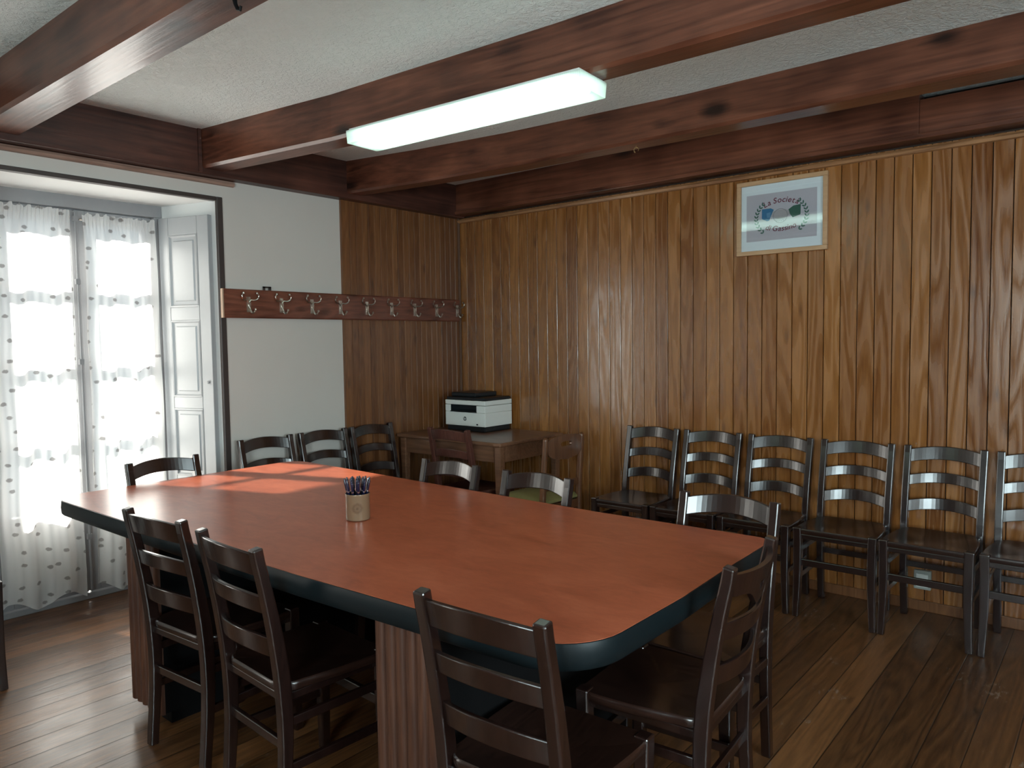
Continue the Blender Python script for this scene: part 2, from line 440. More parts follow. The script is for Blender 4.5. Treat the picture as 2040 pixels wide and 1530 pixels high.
def tag(o, label, cat, group=None):
    o['label'] = label; o['category'] = cat
    if group: o['group'] = group
    return o
def empty(name, loc=(0, 0, 0), rz=0.0):
    o = bpy.data.objects.new(name, None); COL.objects.link(o)
    o.location = loc; o.rotation_euler = (0, 0, rz); o.empty_display_size = 0.1
    return o
def thing(name, label, cat, loc=(0, 0, 0), rz=0.0, group=None):
    return tag(empty(name, loc, rz), label, cat, group)
def struct(o):
    o['kind'] = 'structure'; return o
def kids(o): return [c for c in bpy.data.objects if c.parent == o]
def copy_tree(o, parent=None):
    c = o.copy(); COL.objects.link(c)
    if parent is not None: c.parent = parent
    for ch in kids(o): copy_tree(ch, c)
    return c
def smoothstep(t): return t * t * (3 - 2 * t)

# ------------------------------------------------------------------ room shell
ZC = 2.665          # ceiling
XR, YB = 6.2, -6.6  # far ends of the room (behind the camera)
b = MB(); b.box((-0.62, YB - 0.2, -0.12), (XR + 0.2, 0.3, 0.0)); struct(b.build('floor', M['floor']))
b = MB(); b.box((-0.6, YB - 0.2, ZC), (XR + 0.2, 0.3, ZC + 0.15)); struct(b.build('ceiling', M['ceiling']))
# window wall, with the splayed recess of the french window
RZ = 2.295
D2 = -2.75          # the second window lies this much further along the wall, behind the camera
b = MB()
b.prism([(0, -2.04), (0, 0.3), (-0.55, 0.3), (-0.55, -2.17), (-0.45, -2.17)], 0, ZC, mi=0)
b.prism([(0, -3.26), (-0.45, -3.13), (-0.55, -3.13), (-0.55, -2.17 + D2), (-0.45, -2.17 + D2), (0, -2.04 + D2)], 0, ZC, mi=0)
b.prism([(0, -3.26 + D2), (-0.45, -3.13 + D2), (-0.55, -3.13 + D2), (-0.55, YB - 0.3), (0, YB - 0.3)], 0, ZC, mi=0)
for dy in (0.0, D2): b.box((-0.55, -3.26 + dy, RZ), (0, -2.04 + dy, ZC))
o = struct(b.build('wall_left', [M['wall'], M['reveal']]))
for p in o.data.polygons:      # the painted sides of the recess
    c = p.center
    if -0.56 < c.x < -0.01 and (-3.27 < c.y < -2.03 or -3.27 + D2 < c.y < -2.03 + D2) and (abs(p.normal.y) > 0.5 or p.normal.z < -0.5): p.material_index = 1
b = MB(); b.box((-0.55, 0.012, 0), (XR + 0.3, 0.3, ZC)); struct(b.build('wall_back', M['groove']))
def wall_with_added_window(name, lo, hi, axis, a0, a1, z0, z1, m):  # unseen wall with an opening added to let a fill lamp in
    b = MB()
    def bx(p, q_, za, zb):
        A, B = list(lo), list(hi); A[axis], B[axis], A[2], B[2] = p, q_, za, zb; b.box(A, B)
    bx(lo[axis], a0, 0, ZC); bx(a1, hi[axis], 0, ZC); bx(a0, a1, 0, z0); bx(a0, a1, z1, ZC)
    return struct(b.build(name, m))
wall_with_added_window('wall_right', (XR, YB, 0), (XR + 0.2, 0.012, ZC), 1, -4.40, -2.80, 0.90, 2.20, M['panel_left'])
wall_with_added_window('wall_front', (0, YB - 0.2, 0), (XR + 0.2, YB, ZC), 0, 3.80, 5.60, 0.90, 2.20, M['panel_left'])
for nm, lo, hi, ax in (('added_window_right', (XR + 0.05, -4.40, 0.90), (XR + 0.10, -2.80, 2.20), 1), ('added_window_front', (3.80, YB - 0.10, 0.90), (5.60, YB - 0.05, 2.20), 0)):  # unseen windows, added for the fill lamps to shine through
    wn_ = struct(empty(nm)); b = MB(); g = MB(); f_ = 0.05; mid = (lo[ax] + hi[ax]) / 2
    def seg(mb, p, q_, za, zb, th=0.0):
        A, B = list(lo), list(hi); A[ax], B[ax], A[2], B[2] = p, q_, za, zb; k = 1 - ax; A[k] += th; B[k] -= th; mb.box(A, B)
    seg(b, lo[ax], lo[ax] + f_, lo[2], hi[2]); seg(b, hi[ax] - f_, hi[ax], lo[2], hi[2]); seg(b, mid - 0.03, mid + 0.03, lo[2] + f_, hi[2] - f_)
    seg(b, lo[ax] + f_, hi[ax] - f_, lo[2], lo[2] + f_); seg(b, lo[ax] + f_, hi[ax] - f_, hi[2] - f_, hi[2])
    b.build('window_frame', M['winframe'], wn_, bevel=0.004)
    seg(g, lo[ax] + f_, mid - 0.03, lo[2] + f_, hi[2] - f_, 0.022); seg(g, mid + 0.03, hi[ax] - f_, lo[2] + f_, hi[2] - f_, 0.022); g.build('window_pane', M['glass'], wn_)

# boarding on the back wall: one mesh, every board with chamfered edges
PW, X0 = 0.08775, 0.0098
b = MB()
for i in range(-1, 71):
    xa, xb = max(X0 + i * PW + 0.0022, 0.0), X0 + (i + 1) * PW - 0.0022
    if xb < 0.02: continue
    c = 0.0014
    tl = random.uniform(-0.0005, 0.0005)      # boards never lie quite flat
    b.prism([(xa, 0.012), (xa, -0.0026 + tl), (xa + c, -0.004 + tl), (xb - c, -0.004 - tl), (xb, -0.0026 - tl), (xb, 0.012)], 0.0, 2.42)
struct(b.build('trim_1', M['panel']))
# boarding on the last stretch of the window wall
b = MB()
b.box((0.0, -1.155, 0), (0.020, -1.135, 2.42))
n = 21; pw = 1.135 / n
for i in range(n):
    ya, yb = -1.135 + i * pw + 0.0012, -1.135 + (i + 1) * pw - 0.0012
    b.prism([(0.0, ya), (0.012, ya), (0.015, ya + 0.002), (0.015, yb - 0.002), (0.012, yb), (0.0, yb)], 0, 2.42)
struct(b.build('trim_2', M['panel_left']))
b = MB(); b.tube([(0.020, -0.012, 0), (0.020, -0.012, 2.42)], 0.012, 8); struct(b.build('trim_3', M['bead']))          # corner bead
b = MB(); b.prism([(-0.004, 2.382), (-0.020, 2.386), (-0.026, 2.400), (-0.020, 2.412), (-0.004, 2.416)], 0.02, XR, axis=0); struct(b.build('trim_4', M['trim']))
b = MB(); b.prism([(0.0, 2.385), (0.016, 2.388), (0.022, 2.400), (0.016, 2.414), (0.0, 2.418)], YB, -1.93, axis=1); struct(b.build('trim_5', M['trim_y']))
# dark edge around the window recess
b = MB()
for dy in (0.0, D2):
    b.box((-0.03, -2.043 + dy, 0), (0.010, -2.006 + dy, RZ + 0.022)); b.box((-0.03, -3.294 + dy, 0), (0.010, -3.257 + dy, RZ + 0.022))
    b.box((-0.03, -3.257 + dy, RZ - 0.002), (0.010, -2.043 + dy, RZ + 0.022))
struct(b.build('trim_6', M['casing'], bevel=0.004))
# baseboard along the boarding
b = MB(); b.box((0.02, -0.016, 0.0), (XR, -0.004, 0.055)); struct(b.build('baseboard_back', M['panel_left'], bevel=0.003))
b = MB(); b.box((0.0, -2.004, 0.0), (0.012, -1.157, 0.06)); b.box((0.0, -2.004 + D2, 0.0), (0.012, -3.296, 0.06)); b.box((0.0, YB, 0.0), (0.012, -3.296 + D2, 0.06)); struct(b.build('baseboard_left', M['casing'], bevel=0.003))

# ------------------------------------------------------------------ ceiling beams (old timbers, none quite straight)
def beam(st, ztop, m, chamfer=0.014):
    """stations (x, y_near, y_far, z_bottom): a timber along x"""
    b = MB(); rings = []
    for x, yn, yf, zb in st:
        c = chamfer
        rings.append([(x, yn, ztop), (x, yn, zb + c), (x, yn + c, zb), (x, yf - c, zb), (x, yf, zb + c), (x, yf, ztop)])
    b.loft(rings)
    return b.build('ceiling_beam', m)
def dense(st, n=6):
    out = []
    for (a, c) in zip(st, st[1:]):
        for k in range(n):
            t = k / n
            out.append(tuple(u + (v - u) * t for u, v in zip(a, c)))
    out.append(st[-1]); return out
beamB = beam(dense([(0.07, -2.165, -2.02, 2.450), (1.1, -2.035, -1.885, 2.447), (2.4, -1.965, -1.835, 2.447), (3.6, -1.945, -1.80, 2.447), (XR, -1.90, -1.75, 2.447)]), ZC + 0.01, M['beam'])
beamC = beam(dense([(0.07, -1.15, -1.02, 2.452), (0.65, -1.035, -0.90, 2.460), (1.3, -0.945, -0.79, 2.468), (2.4, -0.862, -0.72, 2.475), (3.8, -0.872, -0.70, 2.475), (XR, -0.89, -0.72, 2.475)]), ZC + 0.01, M['beam'])
beamA = beam(dense([(0.07, -3.245, -3.055, 2.45), (2.1, -3.225, -3.055, 2.45), (XR, -3.20, -3.04, 2.45)]), ZC + 0.01, M['beam'])
beamE = beam([(0.07, -4.55, -4.37, 2.45), (XR, -4.55, -4.37, 2.45)], ZC + 0.01, M['beam'])
beamF = beam([(0.07, -5.80, -5.62, 2.45), (XR, -5.80, -5.62, 2.45)], ZC + 0.01, M['beam'])
b = MB()
b.box((0.08, -0.100, 2.432), (3.30, 0.02, ZC + 0.01)); b.box((3.30, -0.098, 2.432), (XR, 0.02, 2.628)); b.box((0.08, -0.114, 2.432), (XR, -0.09, 2.458))
beamD = b.build('ceiling_beam', M['beam'], bevel=0.004)
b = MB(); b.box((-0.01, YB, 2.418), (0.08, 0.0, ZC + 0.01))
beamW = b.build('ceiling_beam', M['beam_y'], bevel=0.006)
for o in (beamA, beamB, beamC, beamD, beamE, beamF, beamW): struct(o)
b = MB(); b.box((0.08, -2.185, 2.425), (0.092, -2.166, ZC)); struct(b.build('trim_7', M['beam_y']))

# ------------------------------------------------------------------ french window in the recess
WX = -0.43
def french_window(name, dy):
    win = struct(empty(name, (0, dy, 0)))
    b = MB()   # fixed frame
    b.box((WX - 0.09, -3.15, 2.225), (WX + 0.01, -2.165, RZ + 0.005)); b.box((WX - 0.09, -2.215, 0.0), (WX + 0.01, -2.165, 2.225)); b.box((WX - 0.09, -3.15, 0.0), (WX + 0.01, -3.095, 2.225))
    b.box((WX - 0.09, -3.095, 0.0), (WX + 0.0, -2.215, 0.035))
    b.build('window_frame', M['winframe'], win, bevel=0.004)
    for ya, yb in ((-3.09, -2.660), (-2.650, -2.22)):
        b = MB(); t0, t1 = WX - 0.065, WX - 0.015
        b.box((t0, ya, 0.04), (t1, ya + 0.055, 2.22)); b.box((t0, yb - 0.055, 0.04), (t1, yb, 2.22))
        b.box((t0, ya + 0.055, 2.14), (t1, yb - 0.055, 2.22)); b.box((t0, ya + 0.055, 0.04), (t1, yb - 0.055, 0.16)); b.box((t0, ya + 0.055, 0.46), (t1, yb - 0.055, 0.53))
        for z in (0.905, 1.335, 1.765): b.box((t0 + 0.008, ya + 0.055, z), (t1 - 0.005, yb - 0.055, z + 0.035))
        leaf = b.build('window_leaf', M['winframe'], win, bevel=0.003)
        b = MB(); b.box((WX - 0.048, ya + 0.05, 0.52), (WX - 0.042, yb - 0.05, 2.15)); b.build('window_pane', M['glass'], leaf)
        b = MB(); b.box((WX - 0.055, ya + 0.05, 0.15), (WX - 0.028, yb - 0.05, 0.47)); b.build('bottom_panel', M['reveal'], leaf, bevel=0.006)
    b = MB(); b.box((WX - 0.016, -2.678, 0.05), (WX + 0.002, -2.632, 2.21)); b.build('meeting_stile', M['winframe'], win, bevel=0.004)
    b = MB(); b.tube([(WX + 0.016, -2.655, 0.06), (WX + 0.016, -2.655, 2.2)], 0.007, 8)
    for z in (0.35, 1.35, 1.8, 2.15): b.box((WX, -2.667, z), (WX + 0.024, -2.643, z + 0.03))
    b.build('bolt_rod', M['winframe'], win)
    b = MB(); b.tube([(WX + 0.02, -2.655, 0.62), (WX + 0.05, -2.655, 0.60), (WX + 0.055, -2.652, 0.52), (WX + 0.045, -2.650, 0.46)], [0.009, 0.010, 0.012, 0.008], 8)
    b.build('handle', M['metal'], win, smooth=True)

french_window('window_1', 0.0)
french_window('window_2', D2)

# curtains: gathered sheets with a frilled heading and a hem
def curtain(y0, y1, label, m, seed, ztop, ph):
    rnd = random.Random(seed)
    ny, nz = 110, 60
    v = []; f = []
    ks = [(rnd.uniform(2.0, 3.2), rnd.uniform(0, 6.28)), (rnd.uniform(4.0, 6.0), rnd.uniform(0, 6.28)), (rnd.uniform(9, 12), rnd.uniform(0, 6.28))]
    for j in range(nz + 1):
        tz = j / nz; z = ztop - (ztop - 0.055) * tz
        for i in range(ny + 1):
            u = i / ny
            y = y0 + (y1 - y0) * u
            spread = 0.5 + 0.6 * smoothstep(min(1, tz * 1.3))
            x = -0.385 + spread * (0.020 * math.sin(2 * PI * ks[0][0] * u + ks[0][1] + 0.4 * tz) + 0.006 * math.sin(2 * PI * ks[1][0] * u + ks[1][1]) ) + 0.0015 * math.sin(2 * PI * ks[2][0] * u + ks[2][1])
            if tz < 0.05: x += (0.05 - tz) / 0.05 * 0.010 * math.sin(2 * PI * 22 * u + ks[0][1])
            zz = z
            if j == 0: zz += 0.010 * math.sin(2 * PI * 9 * u + ks[1][1]) * abs(math.sin(3.3 * u + ph))
            if tz > 0.6: zz += (tz - 0.6) / 0.4 * 0.030 * math.sin(2 * PI * 1.6 * u + ph)
            if abs(j - nz * 0.93) < 0.6: x += 0.004
            yy = y + 0.006 * math.sin(2 * PI * 3 * tz + seed) * (1 if 0 < i < ny else 0.4)
            v.append((x, yy, zz))
    for j in range(nz):
        for i in range(ny):
            a = j * (ny + 1) + i
            f.append((a, a + 1, a + ny + 2, a + ny + 1))
    b = MB(); b.add(v, f)
    root = thing('curtain', label, 'curtain', (0, 0, 0))
    b.build('curtain_cloth', m, root, smooth=True)
    b = MB(); b.tube([(-0.421, y0 - 0.01, ztop - 0.03), (-0.421, y1 + 0.01, ztop - 0.03)], 0.005, 8)
    b.build('curtain_rod', M['metal'], root)
    return root
curtain(-3.10 + D2, -2.690 + D2, 'dense white curtain on the left leaf of the window behind the viewer', M['curtain_2'], 5, 2.205, 0.3)
curtain(-2.622 + D2, -2.215 + D2, 'dense white curtain on the right leaf of the window behind the viewer', M['curtain_2'], 8, 2.205, 0.9)
curtain(-3.10, -2.690, 'sprigged white sheer curtain left of the window bolt rod, reaching almost to the floor', M['curtain_l'], 3, 2.205, 0.3)
curtain(-2.622, -2.226, 'sprigged white sheer curtain right of the window bolt rod, beside the panelled shutter', M['curtain_r'], 11, 2.195, 1.2)

# folded interior shutter on the right side of the recess
def shutter(a, c, label):
    a = Vector(a); c = Vector(c); d = (c - a); L = d.length; d.normalize(); nrm = Vector((d.y, -d.x))   # towards the window opening
    root = thing('window_shutter', label, 'shutter', (a.x, a.y, 0.03), math.atan2(d.y, d.x))
    T = 0.034; H = 2.185
    sgn = -1 if nrm.y < 0 else 1
    b = MB()
    edges = [0.0, 0.09, 0.56, 0.64, 1.08, 1.16, 1.62, 1.70, 2.09, H]
    b.box((0, -T / 2, 0), (0.075, T / 2, H)); b.box((L - 0.085, -T / 2, 0), (L, T / 2, H))
    for z0, z1 in ((0, 0.09), (0.56, 0.63), (1.04, 1.11), (1.57, 1.65), (2.08, H)): b.box((0.075, -T / 2, z0), (L - 0.085, T / 2, z1))
    b.build('shutter_frame', M['whitepaint'], root, bevel=0.004)
    for z0, z1 in ((0.09, 0.56), (0.63, 1.04), (1.11, 1.57), (1.65, 2.08)):
        b = MB()
        xa, xb = 0.075, L - 0.085
        rings = []
        for k, (ins, dep) in enumerate(((0.0, -0.001), (0.008, -0.004), (0.016, 0.008), (0.034, 0.008), (0.040, 0.001))):
            y = -T / 2 + dep
            rings.append([(xa + ins, y, z0 + ins), (xb - ins, y, z0 + ins), (xb - ins, y, z1 - ins), (xa + ins, y, z1 - ins)])
        rings.insert(0, [(xa, T / 2 - 0.008, z0), (xb, T / 2 - 0.008, z0), (xb, T / 2 - 0.008, z1), (xa, T / 2 - 0.008, z1)])
        b.loft(rings)
        b.build('shutter_panel', M['whitepaint'], root)
    b = MB(); b.lathe([(0.0, 0), (0.008, 0.001), (0.010, 0.006), (0.006, 0.010), (0.0, 0.011)], n=12)
    kb = b.build('knob', M['whitepaint'], root, smooth=True, loc=(L - 0.035, -T / 2, 1.20)); kb.rotation_euler = (PI / 2, 0, 0)
    return root
shutter((-0.402, -2.184), (-0.035, -2.066), 'tall grey-white panelled shutter folded back against the right side of the window recess')

# ------------------------------------------------------------------ coat rack
rk = thing('coat_rack', 'long red-brown wooden coat rack board with double hooks, on the wall beside the window', 'coat rack', (0.0, -1.025, 1.61))
b = MB(); b.prism([(0.018, 0.0), (0.036, 0.0), (0.042, 0.008), (0.042, 0.164), (0.036, 0.172), (0.018, 0.172)], -1.010, 0.985, axis=1); b.build('rack_board', M['rack'], rk)
b = MB(); b.box((0.0165, -1.020, 0.0), (0.0405, -1.0105, 0.172)); b.build('end_strip', M['rack_end'], rk, bevel=0.002)['label'] = 'pale wooden strip on the left end'
b = MB(); b.box((0.0155, -0.70, 0.02), (0.0175, -0.68, 0.195)); b.box((0.0155, -0.738, 0.02), (0.0175, -0.722, 0.195)); b.box((0.0155, -0.738, 0.188), (0.0175, -0.68, 0.197)); b.build('hanger', M['casing'], rk)
def hook_mb():
    b = MB()
    b.prism([(-0.009, -0.040), (0.009, -0.040), (0.012, 0.0), (0.009, 0.030), (-0.009, 0.030)], 0.0425, 0.046, axis=0)
    for s in (-1, 1):
        pts = [(0.046, 0, 0.004)]
        for k in range(9):
            a = -0.5 + k / 8 * 3.0
            pts.append((0.050 + 0.018 * math.sin(k / 8 * PI * 0.6), s * (0.022 + 0.021 * math.sin(a)) , 0.026 - 0.018 * math.cos(a) + 0.006))
        b.tube(pts, 0.0032, 6)
        q = pts[-1]
        b.lathe([(0.0, -0.006), (0.0045, -0.004), (0.006, 0), (0.0045, 0.004), (0.0, 0.006)], q, n=8)
    pts = [(0.046, 0.0, -0.006)]
    for k in range(9):
        a = k / 8 * PI * 1.15
        pts.append((0.047 + 0.030 * (1 - math.cos(a)) / 2, 0.010 * math.sin(a) , -0.012 - 0.034 * math.sin(a * 0.62)))
    for k in range(5):
        a = k / 4
        pts.append((0.077, 0.006 + 0.014 * a, -0.044 + 0.016 * a * a))
    b.tube(pts, 0.0034, 6)
    b.lathe([(0.0, -0.006), (0.0045, -0.004), (0.006, 0), (0.0045, 0.004), (0.0, 0.006)], pts[-1], n=8)
    return b
h0 = hook_mb().build('hook', M['metal'], rk, smooth=True)
for k in range(9):
    h = h0 if k == 0 else h0.copy()
    if k: COL.objects.link(h); h.parent = rk
    h.scale = (1.0, 1.3, 1.3); h.location = (0.0, -1.88 + k * 0.2265 + 1.025, 0.088)

# ------------------------------------------------------------------ framed picture
pic = thing('framed_picture', 'framed society emblem print with laurel wreath, high on the panelled wall', 'picture', (2.581, -0.006, 2.148))
b = MB(); W2, H2, fr, D = 0.260, 0.215, 0.025, 0.026
for a, c in (((-W2, H2 - fr), (W2, H2)), ((-W2, -H2), (W2, -H2 + fr)), ((-W2, -H2 + fr), (-W2 + fr, H2 - fr)), ((W2 - fr, -H2 + fr), (W2, H2 - fr))):
    b.box((a[0], -D, a[1]), (c[0], 0, c[1]))
b.build('frame', M['framewood'], pic, bevel=0.0025)
b = MB(); b.box((-W2 + fr - 0.004, -0.010, -H2 + fr - 0.004), (W2 - fr + 0.004, -0.004, H2 - fr + 0.004)); b.build('mat_board', M['mat_board'], pic)
b = MB(); b.box((-0.204, -0.0112, -0.135), (0.200, -0.0102, 0.135)); b.build('print_sheet', M['paper'], pic)
b = MB(); b.box((-W2 + fr - 0.002, -0.0185, -H2 + fr - 0.002), (W2 - fr + 0.002, -0.0165, H2 - fr + 0.002)); b.build('glass', M['picglass'], pic)
YI = -0.0116
def flat(polys, name, m, parent, y0=YI, y1=YI - 0.0005, **kw):
    b = MB()
    for p in polys: b.prism(p, y1, y0, axis=1)
    return b.build(name, m, parent, **kw)
def glyphs(ch, size, shear=0.0):
    cu = bpy.data.curves.new('glyph', 'FONT'); cu.body = ch; cu.size = size; cu.shear = shear; cu.align_x = 'CENTER'; cu.offset = size * 0.012
    o = bpy.data.objects.new('glyph', cu); COL.objects.link(o)
    dg = bpy.context.evaluated_depsgraph_get(); ev = o.evaluated_get(dg); me = ev.to_mesh()
    vs = [Vector(v.co) for v in me.vertices]; fs = [list(p.vertices) for p in me.polygons]
    ev.to_mesh_clear(); bpy.data.objects.remove(o, do_unlink=True); bpy.data.curves.remove(cu)
    return vs, fs
def advance(ch, size):
    if ch == ' ': return size * 0.26
    v, _ = glyphs(ch, size)
    return (max(p.x for p in v) - min(p.x for p in v)) + size * 0.085
def arc_text(txt, size, rad, zc, up, name, parent, m):
    adv = [advance(c, size) for c in txt]; tot = sum(adv); b = MB(); s = -tot / 2
    for c, a in zip(txt, adv):
        mid = s + a / 2; s += a
        if c == ' ': continue
        th = mid / rad
        vs, fs = glyphs(c, size, 0.18)
        cx = (max(p.x for p in vs) + min(p.x for p in vs)) / 2
        out = []
        for p in vs:
            x = p.x - cx
            if up: X_, Z_ = math.sin(th) * (rad + p.y) + x * math.cos(th), zc + math.cos(th) * (rad + p.y) - x * math.sin(th)
            else: X_, Z_ = math.sin(th) * (rad - p.y) + x * math.cos(th), zc - math.cos(th) * (rad - p.y) + x * math.sin(th)
            out.append((X_, YI - 0.0004, Z_))
        b.add(out, fs)
    return b.build(name, m, parent)
arc_text('La Societ\u00e0', 0.045, 0.215, -0.139, True, 'lettering', pic, M['maroon'])
arc_text('di Gassino', 0.043, 0.265, 0.178, False, 'lettering', pic, M['maroon'])
# laurel branches
def leafpoly(cx, cz, ang, L, w_):
    pts = []
    for k in range(9):
        t = k / 8; pts.append((t * L, w_ * math.sin(PI * t) ** 0.8))
    for k in range(7, 0, -1):
        t = k / 8; pts.append((t * L, -w_ * math.sin(PI * t) ** 0.8))
    return [(cx + x * math.cos(ang) - z * math.sin(ang), cz + x * math.sin(ang) + z * math.cos(ang)) for x, z in pts]
for s in (-1, 1):
    polys = []
    for k in range(10):
        a = math.radians(-46 + k * 9.6)
        px, pz = s * (0.145 * math.cos(a)) , 0.115 * math.sin(a) - 0.006
        tang = math.atan2(0.115 * math.cos(a), -s * 0.145 * math.sin(a))
        polys.append(leafpoly(px, pz, tang + 0.65 * s, 0.021, 0.0042)); polys.append(leafpoly(px, pz, tang - 0.65 * s, 0.021, 0.0042))
    flat(polys, 'laurel_branch', M['green'], pic)
flat([[(-0.112, 0.048), (-0.060, 0.048), (-0.042, 0.038), (-0.060, 0.000), (-0.068, -0.022), (-0.082, -0.024), (-0.112, -0.008)]], 'cuff', M['blue'], pic)
flat([[(-0.084, 0.022), (-0.060, 0.026), (-0.064, -0.004), (-0.082, -0.004)]], 'cuff_fold', M['blue2'], pic, y0=YI - 0.0007, y1=YI - 0.0010)
flat([[(0.042, 0.030), (0.070, 0.048), (0.112, 0.052), (0.110, -0.006), (0.066, -0.018), (0.050, 0.004)]], 'cuff', M['green'], pic)
flat([[(-0.052, 0.026), (-0.020, 0.034), (0.022, 0.034), (0.046, 0.024), (0.052, 0.004), (0.020, -0.016), (-0.018, -0.018), (-0.054, -0.002)]], 'clasped_hands', M['hand'], pic)
b = MB(); ring = []
for k in range(36):
    a = 2 * PI * k / 36; ring.append((-0.004 + 0.040 * math.cos(a), YI - 0.001, 0.000 + 0.040 * math.sin(a)))
ring.append(ring[0]); b.tube(ring, 0.0012, 5)
for k in range(5): b.tube([(-0.030 + k * 0.010, YI - 0.001, -0.022 - 0.006 * math.sin(k * 0.8)), (-0.024 + k * 0.010, YI - 0.001, -0.033)], 0.0010, 5)
b.build('sketch_circle', M['greyink'], pic)

# ------------------------------------------------------------------ fluorescent ceiling light under the second beam
lt = thing('ceiling_light', 'long fluorescent ceiling light with prismatic cover, lit, under a wooden beam', 'lamp', (1.935, -1.975, 2.447), math.radians(3.3))
HL, HW, HH = 0.635, 0.098, 0.068
b = MB(); b.box((-HL + 0.01, -HW + 0.008, -0.018), (HL - 0.01, HW - 0.008, 0.0)); b.build('mounting_tray', M['lampbase'], lt, bevel=0.003)
b = MB()
t = 0.003
rO = lambda z, i: [(-HL + i, -HW + i, z), (HL - i, -HW + i, z), (HL - i, HW - i, z), (-HL + i, HW - i, z)]
b.loft([rO(-0.010, 0.0), rO(-HH, 0.004)], closed_ends=False)
b.add(rO(-HH, 0.004), [(0, 1, 2, 3)])
b.build('prismatic_cover', M['diffuser'], lt)
for s in (-1, 1):
    b = MB(); b.tube([(-HL + 0.045, s * 0.038, -0.040), (HL - 0.045, s * 0.038, -0.040)], 0.013, 12); b.build('fluorescent_tube', M['tube'], lt, smooth=True)

lt2 = copy_tree(lt); lt2.location = (1.95, -4.46, 2.450); lt2.rotation_euler = (0, 0, 0)
lt2['label'] = 'fluorescent ceiling light under the next beam, seen only as a sheen on the boards'

# ------------------------------------------------------------------ meeting table
TZ = 0.78
tb = thing('meeting_table', 'large meeting table with red marbled top, black edge and fluted pedestals', 'table', (0, 0, 0))
# outline: near side, right, far, left (world x,y)
def arc(cx, cy, r, a0, a1, n=8): return [(cx + r * math.cos(math.radians(a0 + (a1 - a0) * k / n)), cy + r * math.sin(math.radians(a0 + (a1 - a0) * k / n))) for k in range(n + 1)]
outl = []
outl += arc(0.600, -2.985, 0.145, 180, 268)
outl += [(1.2, -3.128), (1.75, -3.124), (2.3, -3.112), (2.75, -3.092)]
outl += arc(3.090, -2.900, 0.178, 276, 360)
outl += [(3.272, -2.60), (3.262, -2.35)]
outl += arc(3.195, -1.975, 0.060, 0, 92, 6)
outl += [(2.55, -1.925), (1.6, -1.893), (0.95, -1.865)]
outl += arc(0.560, -1.965, 0.110, 88, 180, 6)
outl += [(0.458, -2.45)]
def inset(poly, d):
    n = len(poly); out = []
    for i in range(n):
        p0, p1, p2 = Vector(poly[i - 1]), Vector(poly[i]), Vector(poly[(i + 1) % n])
        e = (p2 - p0).normalized(); nrm = Vector((-e.y, e.x))
        q = p1 + nrm * d; out.append((q.x, q.y))
    return out
b = MB(); b.prism(inset(outl, 0.004), TZ - 0.012, TZ); b.build('tabletop', M['table'], tb)
b = MB()
prof = [(0.0045, TZ - 0.0008), (0.001, TZ - 0.002), (-0.002, TZ - 0.010), (-0.004, TZ - 0.034), (-0.002, TZ - 0.056), (0.004, TZ - 0.064), (0.03, TZ - 0.064)]
rings = [[(x, y, z) for x, y in inset(outl, d)] for d, z in prof]
b.loft(rings, closed_ends=False)
rr = [(x, y, TZ - 0.064) for x, y in inset(outl, 0.03)]
b.add(rr, [tuple(range(len(rr)))])
b.build('edge_band', M['teal'], tb, smooth=True)
for (xa, xb, ya, yb) in ((1.115, 1.375, -3.095, -1.905), (2.600, 2.840, -3.080, -1.940)):
    b = MB(); b.box((xa, ya + 0.014, 0.06), (xb, yb - 0.014, TZ - 0.064)); b.box((xa + 0.03, ya + 0.05, 0.0), (xb - 0.03, yb - 0.05, 0.06))
    pd = b.build('pedestal', M['black'], tb)
    for y, s in ((ya + 0.014, -1), (yb - 0.014, 1)):
        nf = 6; wf = (xb - xa) / nf; poly = [(xa, y), (xb, y)] if s > 0 else [(xb, y), (xa, y)]
        top = []
        for k in range(nf):
            for j in range(7):
                aa = PI * j / 6
                cx = xa + (k + 0.5) * wf
                top.append((cx - math.cos(aa) * wf * 0.47, y + s * (0.003 + 0.013 * math.sin(aa))))
        pts = [(xa, y)] + top + [(xb, y)]
        b = MB(); b.prism(pts, 0.055, TZ - 0.064); b.build('fluted_panel', M['flute'], pd, smooth=True)

# ------------------------------------------------------------------ chairs
def post_y(z):
    P = [(0.0, -0.182), (0.15, -0.166), (0.30, -0.156), (0.46, -0.160), (0.60, -0.178), (0.75, -0.206), (0.90, -0.240)]
    for (z0, y0), (z1, y1) in zip(P, P[1:]):
        if z <= z1:
            t = (z - z0) / (z1 - z0)
            return y0 + (y1 - y0) * t
    return P[-1][1]
def smooth_post(n=22, top=0.88):
    out = []
    for k in range(n + 1):
        z = top * k / n
        y = sum(post_y(max(0.0, z + d)) for d in (-0.06, -0.03, 0, 0.03, 0.06)) / 5
        out.append((y, z))
    return out
def slat_mb(zc, h, bow, arch, hw=0.158, tab=None):
    b = MB(); rings = []
    n = 18
    for k in range(n + 1):
        t = -1 + 2 * k / n; q = 1 - t * t
        y = post_y(zc) - bow * q; zz = zc + arch * q
        th = 0.015
        lo = zz - h / 2; hi = zz + h / 2
        if tab: lo -= tab * math.exp(-(t / 0.30) ** 2)
        x = t * hw
        lean = (post_y(zc + 0.05) - post_y(zc - 0.05)) / 0.1
        rings.append([(x, y - th / 2 + lean * (lo - zz), lo), (x, y + th / 2 + lean * (lo - zz), lo), (x, y + th / 2 + lean * (hi - zz), hi), (x, y - th / 2 + lean * (hi - zz), hi)])
    b.loft(rings); return b
